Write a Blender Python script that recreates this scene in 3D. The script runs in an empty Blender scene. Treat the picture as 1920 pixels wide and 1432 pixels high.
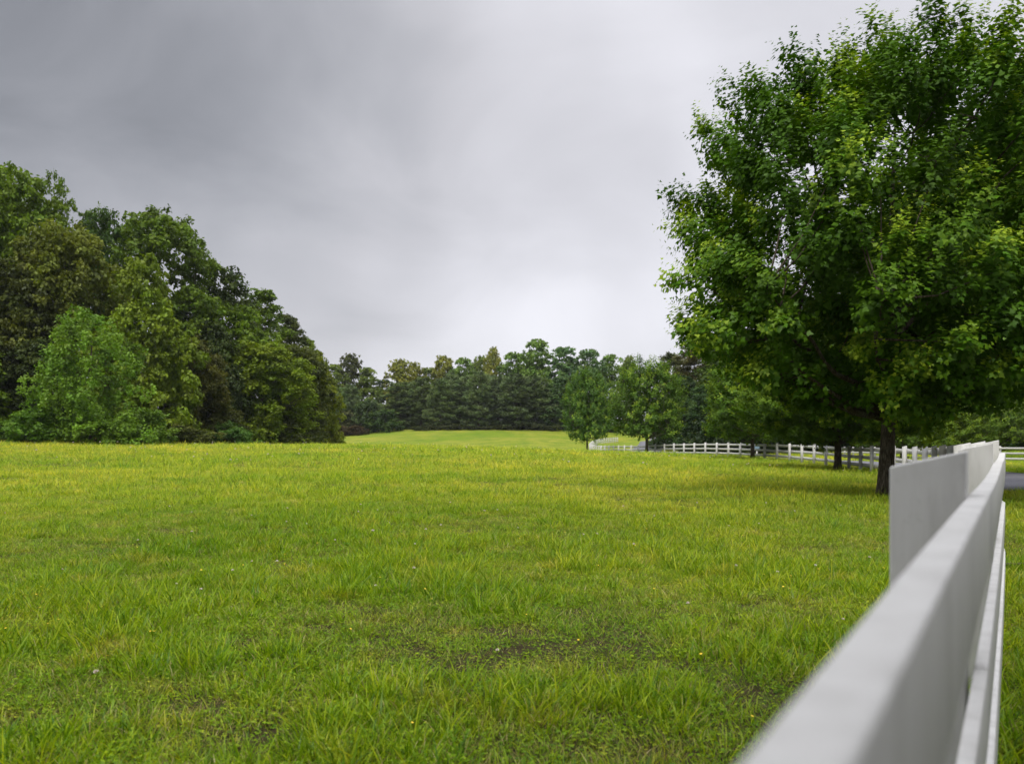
import bpy, math, random
import numpy as np
R = math.radians
S = bpy.context.scene
COL = S.collection
CZ = 1.10                      # eye height above the grass at the camera
F = 1493.0                     # focal length in photo pixels (28 mm on 36 mm)

# ------------------------------------------------------------------ camera
cam = bpy.data.cameras.new("camera"); cob = bpy.data.objects.new("camera", cam); COL.objects.link(cob)
cam.lens = 28.0; cam.sensor_width = 36.0; cam.sensor_fit = 'HORIZONTAL'
cam.shift_y = (818 - 716) / 1920.0
cam.clip_start = 0.02; cam.clip_end = 6000
cob.location = (0, 0, CZ); cob.rotation_euler = (R(90), 0, 0)
cam.dof.use_dof = True; cam.dof.focus_distance = 9.0; cam.dof.aperture_fstop = 3.6
S.camera = cob

# ------------------------------------------------------------------ world
W = bpy.data.worlds.new("World"); S.world = W; W.use_nodes = True
nt = W.node_tree; nt.nodes.clear()
def N(nt, typ, **kw):
    n = nt.nodes.new(typ)
    for k, v in kw.items():
        if k.startswith('i_'):
            key = k[2:]
            key = int(key) if key.isdigit() else key.replace('_', ' ')
            n.inputs[key].default_value = v
        else: setattr(n, k, v)
    return n
def L(nt, a, b): nt.links.new(a, b)
SUN_EL, SUN_AZ = R(52), R(-158)       # azimuth from +Y towards +X
sky = N(nt, 'ShaderNodeTexSky', sky_type='NISHITA', sun_disc=False, sun_elevation=SUN_EL, sun_rotation=SUN_AZ)
bg1 = N(nt, 'ShaderNodeBackground', i_Strength=0.08); L(nt, sky.outputs[0], bg1.inputs['Color'])
tc = N(nt, 'ShaderNodeTexCoord')
nrm = N(nt, 'ShaderNodeVectorMath', operation='NORMALIZE'); L(nt, tc.outputs['Generated'], nrm.inputs[0])
sep = N(nt, 'ShaderNodeSeparateXYZ'); L(nt, nrm.outputs[0], sep.inputs[0])
def mth(op, a, b=None, c=None, clamp=False, tree=None):
    t = tree or nt
    n = t.nodes.new('ShaderNodeMath'); n.operation = op; n.use_clamp = clamp
    for i, v in enumerate((a, b, c)):
        if v is None: continue
        if isinstance(v, (int, float)): n.inputs[i].default_value = v
        else: t.links.new(v, n.inputs[i])
    return n.outputs[0]
# cloud deck: noise on a flat layer high above, so that it foreshortens towards the horizon
zz = mth('ADD', mth('MAXIMUM', sep.outputs['Z'], 0.0), 0.42)
cu = mth('DIVIDE', sep.outputs['X'], zz); cv = mth('DIVIDE', sep.outputs['Y'], zz)
cmb = N(nt, 'ShaderNodeCombineXYZ'); L(nt, cu, cmb.inputs[0]); L(nt, cv, cmb.inputs[1])
n1 = N(nt, 'ShaderNodeTexNoise', i_Scale=0.9, i_Detail=5.0, i_Roughness=0.5, i_Distortion=0.3); L(nt, cmb.outputs[0], n1.inputs['Vector'])
n2 = N(nt, 'ShaderNodeTexNoise', i_Scale=2.6, i_Detail=9.0, i_Roughness=0.55, i_Distortion=0.6); L(nt, cmb.outputs[0], n2.inputs['Vector'])
# slow wobble so that the big cloud masses have soft uneven edges
wob = N(nt, 'ShaderNodeTexNoise', i_Scale=2.6, i_Detail=3.0); L(nt, nrm.outputs[0], wob.inputs['Vector'])
wv = N(nt, 'ShaderNodeVectorMath', operation='MULTIPLY_ADD'); L(nt, wob.outputs['Color'], wv.inputs[0])
wv.inputs[1].default_value = (.34, .34, .34); wv.inputs[2].default_value = (-.17, -.17, -.17)
dv = N(nt, 'ShaderNodeVectorMath', operation='ADD'); L(nt, nrm.outputs[0], dv.inputs[0]); L(nt, wv.outputs[0], dv.inputs[1])
dn = N(nt, 'ShaderNodeVectorMath', operation='NORMALIZE'); L(nt, dv.outputs[0], dn.inputs[0])
def blob(px, py, rad_px, amp):
    d = np.array([(px-960)/F, 1, (818-py)/F]); d /= np.linalg.norm(d)
    v = N(nt, 'ShaderNodeVectorMath', operation='DISTANCE'); L(nt, dn.outputs[0], v.inputs[0]); v.inputs[1].default_value = tuple(d)
    m = N(nt, 'ShaderNodeMapRange', interpolation_type='SMOOTHERSTEP'); L(nt, v.outputs['Value'], m.inputs['Value'])
    m.inputs['From Min'].default_value = 0; m.inputs['From Max'].default_value = rad_px/F
    m.inputs['To Min'].default_value = amp; m.inputs['To Max'].default_value = 0
    return m.outputs[0]
val = 0.84
v = mth('ADD', mth('MULTIPLY', mth('SUBTRACT', n1.outputs['Fac'], .5), .20), val)
v = mth('ADD', v, mth('MULTIPLY', mth('SUBTRACT', n2.outputs['Fac'], .5), .32))
for b in [(-150, -60, 1150, -.52), (620, 240, 560, -.12), (1090, 320, 300, -.17), (1600, -80, 500, -.08), (1000, 540, 480, .09), (1250, 60, 560, .04), (330, 480, 420, .02), (560, 640, 500, .05)]:
    v = mth('ADD', v, blob(*b))
v = mth('MAXIMUM', v, 0.03)
# overcast skies are brightest overhead
up = N(nt, 'ShaderNodeMapRange', interpolation_type='SMOOTHSTEP'); L(nt, sep.outputs['Z'], up.inputs['Value'])
up.inputs['From Min'].default_value = .5; up.inputs['From Max'].default_value = .95; up.inputs['To Min'].default_value = 1.0; up.inputs['To Max'].default_value = 3.6
v = mth('MULTIPLY', v, up.outputs[0])
# the cloud is thicker and darker behind the photographer
bk = N(nt, 'ShaderNodeMapRange', interpolation_type='SMOOTHSTEP'); L(nt, sep.outputs['Y'], bk.inputs['Value'])
bk.inputs['From Min'].default_value = -.8; bk.inputs['From Max'].default_value = .35; bk.inputs['To Min'].default_value = .68; bk.inputs['To Max'].default_value = 1.0
v = mth('MULTIPLY', v, bk.outputs[0])
rmp = N(nt, 'ShaderNodeMix', data_type='RGBA'); rmp.inputs[6].default_value = (.90, .96, 1.08, 1); rmp.inputs[7].default_value = (.985, .98, 1.045, 1)
L(nt, mth('MULTIPLY', v, 1.6, clamp=True), rmp.inputs[0])
sc_ = N(nt, 'ShaderNodeVectorMath', operation='SCALE'); L(nt, rmp.outputs[2], sc_.inputs[0]); L(nt, v, sc_.inputs['Scale'])
bg2 = N(nt, 'ShaderNodeBackground', i_Strength=0.70); L(nt, sc_.outputs[0], bg2.inputs['Color'])
mx = N(nt, 'ShaderNodeMixShader', i_Fac=.94); L(nt, bg1.outputs[0], mx.inputs[1]); L(nt, bg2.outputs[0], mx.inputs[2])
wo = N(nt, 'ShaderNodeOutputWorld'); L(nt, mx.outputs[0], wo.inputs[0])
W.cycles.sampling_method = 'MANUAL'; W.cycles.sample_map_resolution = 512

# ------------------------------------------------------------------ sun
sl = bpy.data.lights.new("sun", 'SUN'); so = bpy.data.objects.new("sun", sl); COL.objects.link(so)
sl.energy = 1.5; sl.angle = R(16); sl.color = (1.0, .95, .84)
so.rotation_euler = (math.pi/2 - SUN_EL, 0, math.pi - SUN_AZ); so.location = (0, 0, 60)

S.view_settings.view_transform = 'Standard'; S.view_settings.look = 'None'
S.view_settings.exposure = 0.5; S.view_settings.gamma = 1.0; S.view_settings.use_curve_mapping = False
S.render.engine = 'CYCLES'
S.cycles.max_bounces = 6; S.cycles.diffuse_bounces = 3; S.cycles.glossy_bounces = 2
S.cycles.transmission_bounces = 3; S.cycles.transparent_max_bounces = 4
S.cycles.use_denoising = True
S.cycles.sample_clamp_indirect = 4.0

# ------------------------------------------------------------------ helpers
rng = np.random.default_rng(7)
def tag(o, label=None, cat=None, group=None, kind=None):
    if label: o['label'] = label
    if cat: o['category'] = cat
    if group: o['group'] = group
    if kind: o['kind'] = kind
    return o
def mesh(name, V, Fq, mat=None, attr=None, smooth=False):
    """V (n,3); Fq (m,k) array or list of such arrays"""
    me = bpy.data.meshes.new(name)
    if not isinstance(Fq, list): Fq = [Fq]
    Fq = [np.asarray(f, np.int32) for f in Fq if len(f)]
    V = np.asarray(V, np.float32)
    loops = np.concatenate([f.ravel() for f in Fq])
    tot = np.concatenate([np.full(len(f), f.shape[1], np.int32) for f in Fq])
    start = np.concatenate([[0], np.cumsum(tot)[:-1]]).astype(np.int32)
    me.vertices.add(len(V)); me.vertices.foreach_set('co', V.ravel())
    me.loops.add(len(loops)); me.loops.foreach_set('vertex_index', loops)
    me.polygons.add(len(tot)); me.polygons.foreach_set('loop_start', start)
    if smooth: me.polygons.foreach_set('use_smooth', np.ones(len(tot), bool))
    if attr is not None:
        for k, a in attr.items():
            at = me.attributes.new(k, 'FLOAT', 'POINT'); at.data.foreach_set('value', np.asarray(a, np.float32))
    me.update(calc_edges=True)
    if mat: me.materials.append(mat)
    return me
def obj(name, me, parent=None, loc=None):
    o = bpy.data.objects.new(name, me); COL.objects.link(o)
    if parent: o.parent = parent
    if loc is not None: o.location = loc
    return o
def empty(name, loc):
    o = bpy.data.objects.new(name, None); COL.objects.link(o); o.location = loc; o.empty_display_size = .3
    return o
def unit(v): return v / (np.linalg.norm(v, axis=-1, keepdims=True) + 1e-9)

def tube(pts, rad, nseg=8, wob=0.0, cap=True):
    pts = np.asarray(pts, float); n = len(pts); rad = np.asarray(rad, float)
    t = np.gradient(pts, axis=0); t = unit(t)
    ref = np.array([1., 0, 0]) if abs(t[0][0]) < .9 else np.array([0, 1., 0])
    V = []
    for i in range(n):
        a = unit(np.cross(t[i], ref)); b = np.cross(t[i], a); ref = -unit(np.cross(t[i], a)) if False else ref
        ang = np.arange(nseg) * 2*np.pi/nseg
        rr = rad[i] * (1 + wob*rng.uniform(-1, 1, nseg))
        V.append(pts[i] + rr[:, None]*(np.cos(ang)[:, None]*a + np.sin(ang)[:, None]*b))
    V = np.concatenate(V)
    i, j = np.meshgrid(np.arange(n-1), np.arange(nseg), indexing='ij'); i = i.ravel(); j = j.ravel(); k = (j+1) % nseg
    Fq = np.stack([i*nseg+j, i*nseg+k, (i+1)*nseg+k, (i+1)*nseg+j], 1)
    return V, Fq
def merge(parts):
    Vs, Fs, o = [], [], 0
    for V, Fq in parts:
        Vs.append(V); Fs.append(Fq + o); o += len(V)
    return np.concatenate(Vs), np.concatenate(Fs)

# ------------------------------------------------------------------ materials
def new_mat(name):
    m = bpy.data.materials.new(name); m.use_nodes = True; m.node_tree.nodes.clear(); return m, m.node_tree
def noise(t, scale, detail=4, rough=.55, vec=None, dist=0.0):
    n = N(t, 'ShaderNodeTexNoise', i_Scale=scale, i_Detail=float(detail), i_Roughness=rough, i_Distortion=dist)
    if vec is not None: L(t, vec, n.inputs['Vector'])
    return n.outputs['Fac']
def ramp(t, fac, stops, interp='LINEAR'):
    n = N(t, 'ShaderNodeValToRGB'); n.color_ramp.interpolation = interp
    e = n.color_ramp.elements
    while len(e) < len(stops): e.new(.5)
    for k, (p, c) in enumerate(stops):
        e[k].position = p; e[k].color = tuple(c)+(1,) if len(c) == 3 else c
    L(t, fac, n.inputs[0]); return n.outputs[0]
def mixc(t, fac, a, b, mode='MIX'):
    n = N(t, 'ShaderNodeMix', data_type='RGBA', blend_type=mode)
    for v, s in ((fac, 0), (a, 6), (b, 7)):
        if isinstance(v, (int, float)): n.inputs[s].default_value = v
        elif isinstance(v, tuple): n.inputs[s].default_value = v if len(v) == 4 else v+(1,)
        else: L(t, v, n.inputs[s])
    return n.outputs[2]
def plain(name, color_sock_fn, rough=.8, bump=None, bump_d=.01, spec=.3):
    m, t = new_mat(name)
    p = N(t, 'ShaderNodeBsdfPrincipled', i_Roughness=rough); p.inputs['Specular IOR Level'].default_value = spec
    geo = N(t, 'ShaderNodeNewGeometry'); tcn = N(t, 'ShaderNodeTexCoord')
    c = color_sock_fn(t, geo.outputs['Position'], tcn.outputs['Object'])
    if isinstance(c, tuple): p.inputs['Base Color'].default_value = c + (1,)
    else: L(t, c, p.inputs['Base Color'])
    if bump:
        b = N(t, 'ShaderNodeBump', i_Strength=1.0, i_Distance=bump_d); L(t, bump(t, geo.outputs['Position'], tcn.outputs['Object']), b.inputs['Height']); L(t, b.outputs[0], p.inputs['Normal'])
    o = N(t, 'ShaderNodeOutputMaterial'); L(t, p.outputs[0], o.inputs[0])
    return m

def leaf_mat(name, young=(.36, .46, .025), young_amt=1.0, transl=.24, gloss=.018):
    """leaf colour comes from the crown object's colour, clusters vary through 'tint', young tips through 'tip'"""
    m, t = new_mat(name)
    oi = N(t, 'ShaderNodeObjectInfo')
    a = N(t, 'ShaderNodeAttribute', attribute_name='tint'); b = N(t, 'ShaderNodeAttribute', attribute_name='tip')
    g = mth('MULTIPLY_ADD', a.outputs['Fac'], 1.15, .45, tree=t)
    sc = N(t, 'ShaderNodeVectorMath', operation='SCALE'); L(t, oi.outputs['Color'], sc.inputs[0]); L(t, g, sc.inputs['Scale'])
    geo = N(t, 'ShaderNodeNewGeometry')
    nz = noise(t, .55, 3, .5, geo.outputs['Position'])
    warm = ramp(t, nz, [(.35, (.92, 1.0, .95)), (.65, (1.10, 1.02, .9))])
    c = mixc(t, 1.0, sc.outputs[0], warm, 'MULTIPLY')
    c = mixc(t, mth('MULTIPLY', b.outputs['Fac'], young_amt, tree=t), c, young)
    d = N(t, 'ShaderNodeBsdfDiffuse'); L(t, c, d.inputs[0])
    tr = N(t, 'ShaderNodeBsdfTranslucent'); L(t, mixc(t, 1.0, c, (1.25, 1.25, .45), 'MULTIPLY'), tr.inputs[0])
    gl = N(t, 'ShaderNodeBsdfGlossy', i_Roughness=.5); gl.inputs[0].default_value = (.8, .9, .8, 1)
    m1 = N(t, 'ShaderNodeMixShader', i_Fac=transl); L(t, d.outputs[0], m1.inputs[1]); L(t, tr.outputs[0], m1.inputs[2])
    m2 = N(t, 'ShaderNodeMixShader', i_Fac=gloss); L(t, m1.outputs[0], m2.inputs[1]); L(t, gl.outputs[0], m2.inputs[2])
    o = N(t, 'ShaderNodeOutputMaterial'); L(t, m2.outputs[0], o.inputs[0])
    return m
M_leaf = leaf_mat('maple_leaf')
M_far = leaf_mat('forest_leaf', young=(.16, .18, .035), young_amt=.5, transl=.3, gloss=.02)
M_needle = leaf_mat('pine_needle', young=(.09, .10, .045), young_amt=.4, transl=.1, gloss=.015)

def bark_c(t, P, O):
    mp = N(t, 'ShaderNodeMapping'); mp.inputs['Scale'].default_value = (9, 9, 1.6); L(t, O, mp.inputs[0])
    a = noise(t, 3.0, 6, .65, mp.outputs[0], 1.0)
    c = ramp(t, a, [(.3, (.018, .014, .009)), (.5, (.085, .070, .048)), (.72, (.23, .20, .15))])
    l = noise(t, 2.3, 3, .5, O)
    return mixc(t, ramp(t, l, [(.56, (0, 0, 0)), (.70, (.45, .45, .45))]), c, (.14, .16, .11))
def bark_b(t, P, O):
    mp = N(t, 'ShaderNodeMapping'); mp.inputs['Scale'].default_value = (9, 9, 1.6); L(t, O, mp.inputs[0])
    return noise(t, 3.0, 6, .65, mp.outputs[0], 1.0)
M_bark = plain('bark', bark_c, .95, bark_b, .05, .1)

def paint_c(t, P, O):
    mp = N(t, 'ShaderNodeMapping'); mp.inputs['Scale'].default_value = (7, 7, 1.2); L(t, P, mp.inputs[0])
    a = noise(t, 3.0, 5, .6, mp.outputs[0])
    c = ramp(t, a, [(.28, (.46, .455, .43)), (.5, (.55, .545, .52)), (.72, (.60, .597, .572))])
    s = noise(t, 14.0, 6, .7, P)
    return mixc(t, ramp(t, s, [(.59, (0, 0, 0)), (.72, (.5, .5, .5))]), c, (.24, .245, .22))
def paint_b(t, P, O):
    mp = N(t, 'ShaderNodeMapping'); mp.inputs['Scale'].default_value = (60, 60, 6); L(t, P, mp.inputs[0])
    return noise(t, 3.0, 5, .6, mp.outputs[0])
M_paint = plain('white_paint', paint_c, .55, paint_b, .0012, .35)

def field_color(t, P):
    """patchy meadow colour by place: lush green, yellow-green, dry; returned as a colour socket"""
    big = noise(t, .055, 3, .5, P); mid = noise(t, .33, 4, .6, P); sm = noise(t, 2.1, 4, .6, P)
    c = ramp(t, big, [(.36, (.235, .37, .012)), (.62, (.415, .455, .034))])
    c = mixc(t, ramp(t, mid, [(.42, (0, 0, 0)), (.66, (.75, .75, .75))]), c, (.135, .285, .008))
    c = mixc(t, ramp(t, sm, [(.52, (0, 0, 0)), (.72, (.6, .6, .6))]), c, (.50, .44, .09))
    # the near ground is lusher and tinted darker for lens falloff, the open middle of the meadow drier and paler
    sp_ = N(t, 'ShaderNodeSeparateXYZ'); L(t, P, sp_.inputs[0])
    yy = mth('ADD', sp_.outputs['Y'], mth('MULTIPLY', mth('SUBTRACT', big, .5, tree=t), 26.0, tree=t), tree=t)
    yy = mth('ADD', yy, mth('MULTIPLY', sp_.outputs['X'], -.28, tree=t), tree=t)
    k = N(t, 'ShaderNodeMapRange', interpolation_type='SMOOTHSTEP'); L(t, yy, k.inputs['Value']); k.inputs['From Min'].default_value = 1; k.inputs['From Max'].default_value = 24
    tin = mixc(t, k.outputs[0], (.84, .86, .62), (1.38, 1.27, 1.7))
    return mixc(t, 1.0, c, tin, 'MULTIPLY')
def ground_c(t, P, O):
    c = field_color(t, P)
    s = N(t, 'ShaderNodeVectorMath', operation='LENGTH'); L(t, P, s.inputs[0])
    far = N(t, 'ShaderNodeMapRange'); L(t, s.outputs['Value'], far.inputs['Value'])
    far.inputs['From Min'].default_value = 25; far.inputs['From Max'].default_value = 90
    soil = ramp(t, noise(t, 9, 6, .7, P), [(.3, (.012, .009, .005)), (.5, (.052, .042, .018)), (.62, (.05, .07, .012)), (.8, (.12, .095, .05))])
    fine = ramp(t, noise(t, 5.0, 6, .75, P), [(.3, (.30, .33, .34)), (.7, (.56, .56, .62))])
    c = mixc(t, 1.0, c, fine, 'MULTIPLY')
    return mixc(t, far.outputs[0], soil, c)
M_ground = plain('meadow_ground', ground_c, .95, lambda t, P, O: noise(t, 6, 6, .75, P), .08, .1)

def blade_mat():
    m, t = new_mat('grass_blade')
    geo = N(t, 'ShaderNodeNewGeometry')
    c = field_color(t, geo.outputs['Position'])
    a = N(t, 'ShaderNodeAttribute', attribute_name='tint'); dr = N(t, 'ShaderNodeAttribute', attribute_name='dry')
    oi = N(t, 'ShaderNodeObjectInfo')
    c = mixc(t, 1.0, c, ramp(t, oi.outputs['Random'], [(0, (.62, .78, .7)), (.5, (1, 1, 1)), (1, (1.3, 1.14, 1.2))]), 'MULTIPLY')
    c = mixc(t, 1.0, c, ramp(t, a.outputs['Fac'], [(0, (.26, .40, .4)), (.45, (.85, .92, .9)), (1, (1.6, 1.38, 1.15))]), 'MULTIPLY')
    c = mixc(t, dr.outputs['Fac'], c, ramp(t, a.outputs['Fac'], [(.2, (.13, .075, .035)), (.6, (.36, .27, .12)), (.9, (.50, .42, .22))]))
    d = N(t, 'ShaderNodeBsdfDiffuse'); L(t, c, d.inputs[0])
    tr = N(t, 'ShaderNodeBsdfTranslucent'); L(t, mixc(t, 1.0, c, (1.2, 1.25, .5), 'MULTIPLY'), tr.inputs[0])
    gl = N(t, 'ShaderNodeBsdfGlossy', i_Roughness=.4); gl.inputs[0].default_value = (.85, .9, .9, 1)
    m1 = N(t, 'ShaderNodeMixShader', i_Fac=.32); L(t, d.outputs[0], m1.inputs[1]); L(t, tr.outputs[0], m1.inputs[2])
    m2 = N(t, 'ShaderNodeMixShader', i_Fac=.015); L(t, m1.outputs[0], m2.inputs[1]); L(t, gl.outputs[0], m2.inputs[2])
    o = N(t, 'ShaderNodeOutputMaterial'); L(t, m2.outputs[0], o.inputs[0])
    return m
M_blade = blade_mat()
def asphalt_c(t, P, O):
    a = noise(t, 60, 4, .8, P); b = noise(t, .5, 3, .5, P)
    c = ramp(t, a, [(.3, (.10, .10, .115)), (.7, (.19, .19, .205))])
    return mixc(t, 1.0, c, ramp(t, b, [(.3, (.85, .85, .87)), (.7, (1.1, 1.1, 1.1))]), 'MULTIPLY')
M_asphalt = plain('asphalt', asphalt_c, .85, lambda t, P, O: noise(t, 80, 3, .7, P), .004, .3)
M_petal = plain('clover_petal', lambda t, P, O: ramp(t, noise(t, 30, 2, .5, P), [(.35, (.80, .76, .68)), (.65, (.74, .63, .58))]), .7)
M_yellow = plain('yellow_petal', lambda t, P, O: (.75, .52, .03), .6)
M_stick = plain('dead_wood', lambda t, P, O: ramp(t, noise(t, 25, 4, .6, O), [(.3, (.035, .02, .015)), (.7, (.12, .08, .055))]), .9)
M_blue = plain('blue_panel', lambda t, P, O: ramp(t, noise(t, 4, 3, .5, O), [(.3, (.16, .25, .32)), (.7, (.22, .32, .40))]), .5)

# ------------------------------------------------------------------ fence line (world metres, found from the photo's perspective)
FX = [1812,1861,1873,1858,1847,1830,1812,1796,1780,1765,1747.5,1727,1704.6,1684,1663,1644,1622,1600,1575,1555,1534,1510,1487.5,1463,1439,1413,1391.5,1370,1348,1325,1304,1284,1266,1248,1231,1213,1197,1183,1171,1160,1150,1142,1135,1128]
P = np.array([.828, 1.453]); line = [P]
for x in FX[1:]:
    a = np.array([(x-960)/F, 1.]); A = a@a; B = -2*a@P; C = P@P - 2.2**2
    D = max(B*B - 4*A*C, 0); P = (-B + math.sqrt(D))/(2*A)*a; line.append(P)
line = np.array(line)
d01 = np.array([.537, .843]); d01 /= np.linalg.norm(d01)
sm = line.copy()
for _ in range(6):
    sm[3:-1] = .25*sm[2:-2] + .5*sm[3:-1] + .25*sm[4:]
line = np.vstack([line[0] - d01*2.35, sm])          # one more post behind the camera
topz_i = [1, 2, 3, 4, 5, 6, 7, 8, 9, 10, 11, 12, 13, 18, 20, 24, 27, 30, 33, 37, 40, 44]
topz_v = [.027, .027, .024, .043, .063, .088, .121, .16, .18, .215, .26, .285, .30, .42, .41, .41, .42, .47, .586, .816, .925, 1.05]
topz = -np.interp(np.arange(0, 45), topz_i, topz_v)  # relative to the eye; index 0 = behind the camera
PH = 1.07
hill_xy = np.array([(10.4, 92.3), (10.25, 97), (10.3, 103), (10.7, 110), (11.5, 118), (13.5, 132), (17, 147), (21.8, 161)])
hill_t = np.array([-1.05, -1.05, -1.05, -1.04, -1.03, -.60, -.32, -.12])
far_xy = np.array([(36, 37), (30.6, 48), (28.9, 57), (28.7, 65), (29.6, 74)]); far_t = np.array([-.5, -.56, -.72, -.85, -.98])

# ------------------------------------------------------------------ terrain
ctrl = [(x, y, z-PH) for (x, y), z in zip(line[1::2], topz[1::2])]
ctrl += [(x, y, z-PH) for (x, y), z in zip(hill_xy[1:], hill_t[1:])] + [(x, y, z-PH) for (x, y), z in zip(far_xy, far_t)]
ctrl += [(-.5, -2, -1.1), (0, 3, -1.1), (-3, 5, -1.1), (-6, 12, -1.1), (-12, 20, -1.08), (0, 20, -1.1), (5, 14, -1.1), (8, 26, -1.2), (0, 34, -1.13), (0, 50, -1.14),
         (8, 45, -1.30), (0, 68, -1.12), (7, 66, -1.3), (-38, 60, -.45), (-26, 70, -.80), (-22, 40, -.85), (-17, 78, -1.03), (-8, 78, -1.14), (-4, 92, -2.3), (-14, 96, -2.2),
         (5, 88, -2.2), (4, 100, -2.5), (-10, 112, -2.2), (2, 118, -1.9), (-60, 82, 0), (-52, 120, .3), (-34, 112, -1.2), (0, 172, 1.5), (-10, 172, 1.45), (-23, 170, 1.15), (-36, 165, 0.05), (-44, 145, -.8),
         (12, 172, 1.2), (20, 190, 1.0), (0, 225, 3), (0, 142, -.35), (-18, 142, -.6), (-28, 128, -1.5), (7, 140, -.4),
         (11.5, 17.5, -1.15), (15.1, 23.5, -1.18), (20, 20, -1.1), (22, 40, -1.45), (38, 62, -1.7), (36, 84, -1.5), (60, 60, -1), (45, 112, -.5), (30, 130, -.6),
         (15.6, 95, -2.1), (17.4, 103, -1.45), (21, 122, -1.1), (25, 145, -.8), (31, 165, 0), (5, -12, -1.1), (-12, -12, -1.1), (-34, 12, -.8), (60, 0, -1.1), (-100, 60, 1.5),
         (-100, 160, 2.5), (100, 160, 2), (0, 300, 4), (-150, 300, 5), (150, 300, 5), (0, -60, -1.2), (-100, -40, 0), (100, -40, -1)]
ctrl = np.array(ctrl, float)
def tpsU(r2): return np.where(r2 > 1e-9, .5*r2*np.log(np.maximum(r2, 1e-9)), 0)
cs = 50.0
cp = ctrl[:, :2]/cs; NCT = len(cp)
K = tpsU(((cp[:, None]-cp[None])**2).sum(-1)) + np.eye(NCT)*2e-5
Pm = np.hstack([np.ones((NCT, 1)), cp]); Am = np.block([[K, Pm], [Pm.T, np.zeros((3, 3))]])
wts = np.linalg.solve(Am, np.concatenate([ctrl[:, 2], np.zeros(3)]))
def gz(x, y):
    x = np.atleast_1d(np.asarray(x, float)); y = np.atleast_1d(np.asarray(y, float))
    q = np.stack([np.clip(x, -160, 160), np.clip(y, -60, 300)], -1).reshape(-1, 2)/cs
    out = np.empty(len(q))
    for s in range(0, len(q), 20000):
        b = q[s:s+20000]
        out[s:s+20000] = tpsU(((b[:, None]-cp[None])**2).sum(-1)) @ wts[:NCT] + wts[NCT] + b @ wts[NCT+1:]
    return (out + CZ).reshape(x.shape)
def gz1(x, y): return float(gz(x, y)[0])

xs = np.concatenate([[-1500, -800, -400, -250], np.arange(-160, -40, 4), np.arange(-40, 40, 1.0), np.arange(40, 161, 4), [250, 400, 800, 1500]])
ys = np.concatenate([[-600, -200, -100], np.arange(-60, -4, 4), np.arange(-4, 180, 1.0), np.arange(180, 301, 5), [450, 900, 2000]])
gx, gy = np.meshgrid(xs, ys, indexing='ij'); z = gz(gx.ravel(), gy.ravel())
nx, ny = len(xs), len(ys)
i, j = np.meshgrid(np.arange(nx-1), np.arange(ny-1), indexing='ij'); i = i.ravel(); j = j.ravel()
FQ = np.stack([i*ny+j, (i+1)*ny+j, (i+1)*ny+j+1, i*ny+j+1], 1)
rough = np.sin(gx.ravel()*.9+gy.ravel()*.35)*.012 + np.sin(gy.ravel()*.7-gx.ravel()*.5)*.012
g = obj('ground', mesh('ground', np.stack([gx.ravel(), gy.ravel(), z+rough*(np.hypot(gx, gy).ravel() > 3)], 1), FQ, M_ground, smooth=True))
tag(g, 'green meadow ground rolling down to a dip and up to a far hill', 'ground', kind='structure')

# ------------------------------------------------------------------ road
road_c = np.array([(70, 4), (34, 11), (23, 13.2), (15.5, 15), (12.2, 17.2), (12.3, 20.2), (13.9, 23.5), (15.7, 27.5), (17.3, 32), (18.6, 36), (19.8, 42), (20.1, 49), (19.6, 56), (18.5, 62), (17.2, 69), (16.0, 75), (14.9, 84), (15.6, 95), (17.9, 104), (21, 120), (25, 143), (31, 165), (40, 180)])
def resample(pts, step):
    pts = np.asarray(pts, float); d = np.concatenate([[0], np.cumsum(np.linalg.norm(np.diff(pts, axis=0), axis=1))])
    s = np.arange(0, d[-1], step); return np.stack([np.interp(s, d, pts[:, k]) for k in range(pts.shape[1])], 1)
def smooth(p, it):
    p = p.copy()
    for _ in range(it): p[1:-1] = .25*p[:-2]+.5*p[1:-1]+.25*p[2:]
    return p
rc = smooth(resample(road_c, .6), 18)
tn = unit(np.gradient(rc, axis=0)); nn = np.stack([tn[:, 1], -tn[:, 0]], 1)
hw = 2.0
offs = np.array([-hw-.02, -hw, -1, 0, 1, hw, hw+.02]); hs = np.array([-.08, .035, .05, .06, .05, .035, -.08])
V = []
for o_, h_ in zip(offs, hs):
    p = rc + nn*o_; V.append(np.stack([p[:, 0], p[:, 1], gz(p[:, 0], p[:, 1]) + h_], 1))
V = np.stack(V, 1).reshape(-1, 3); m_ = len(offs); n = len(rc)
i, j = np.meshgrid(np.arange(n-1), np.arange(m_-1), indexing='ij'); i = i.ravel(); j = j.ravel()
rd = obj('road', mesh('road', V, np.stack([i*m_+j, i*m_+j+1, (i+1)*m_+j+1, (i+1)*m_+j], 1), M_asphalt, smooth=True))
tag(rd, 'narrow grey asphalt lane curving between the white fences', 'road', kind='structure')

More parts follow.
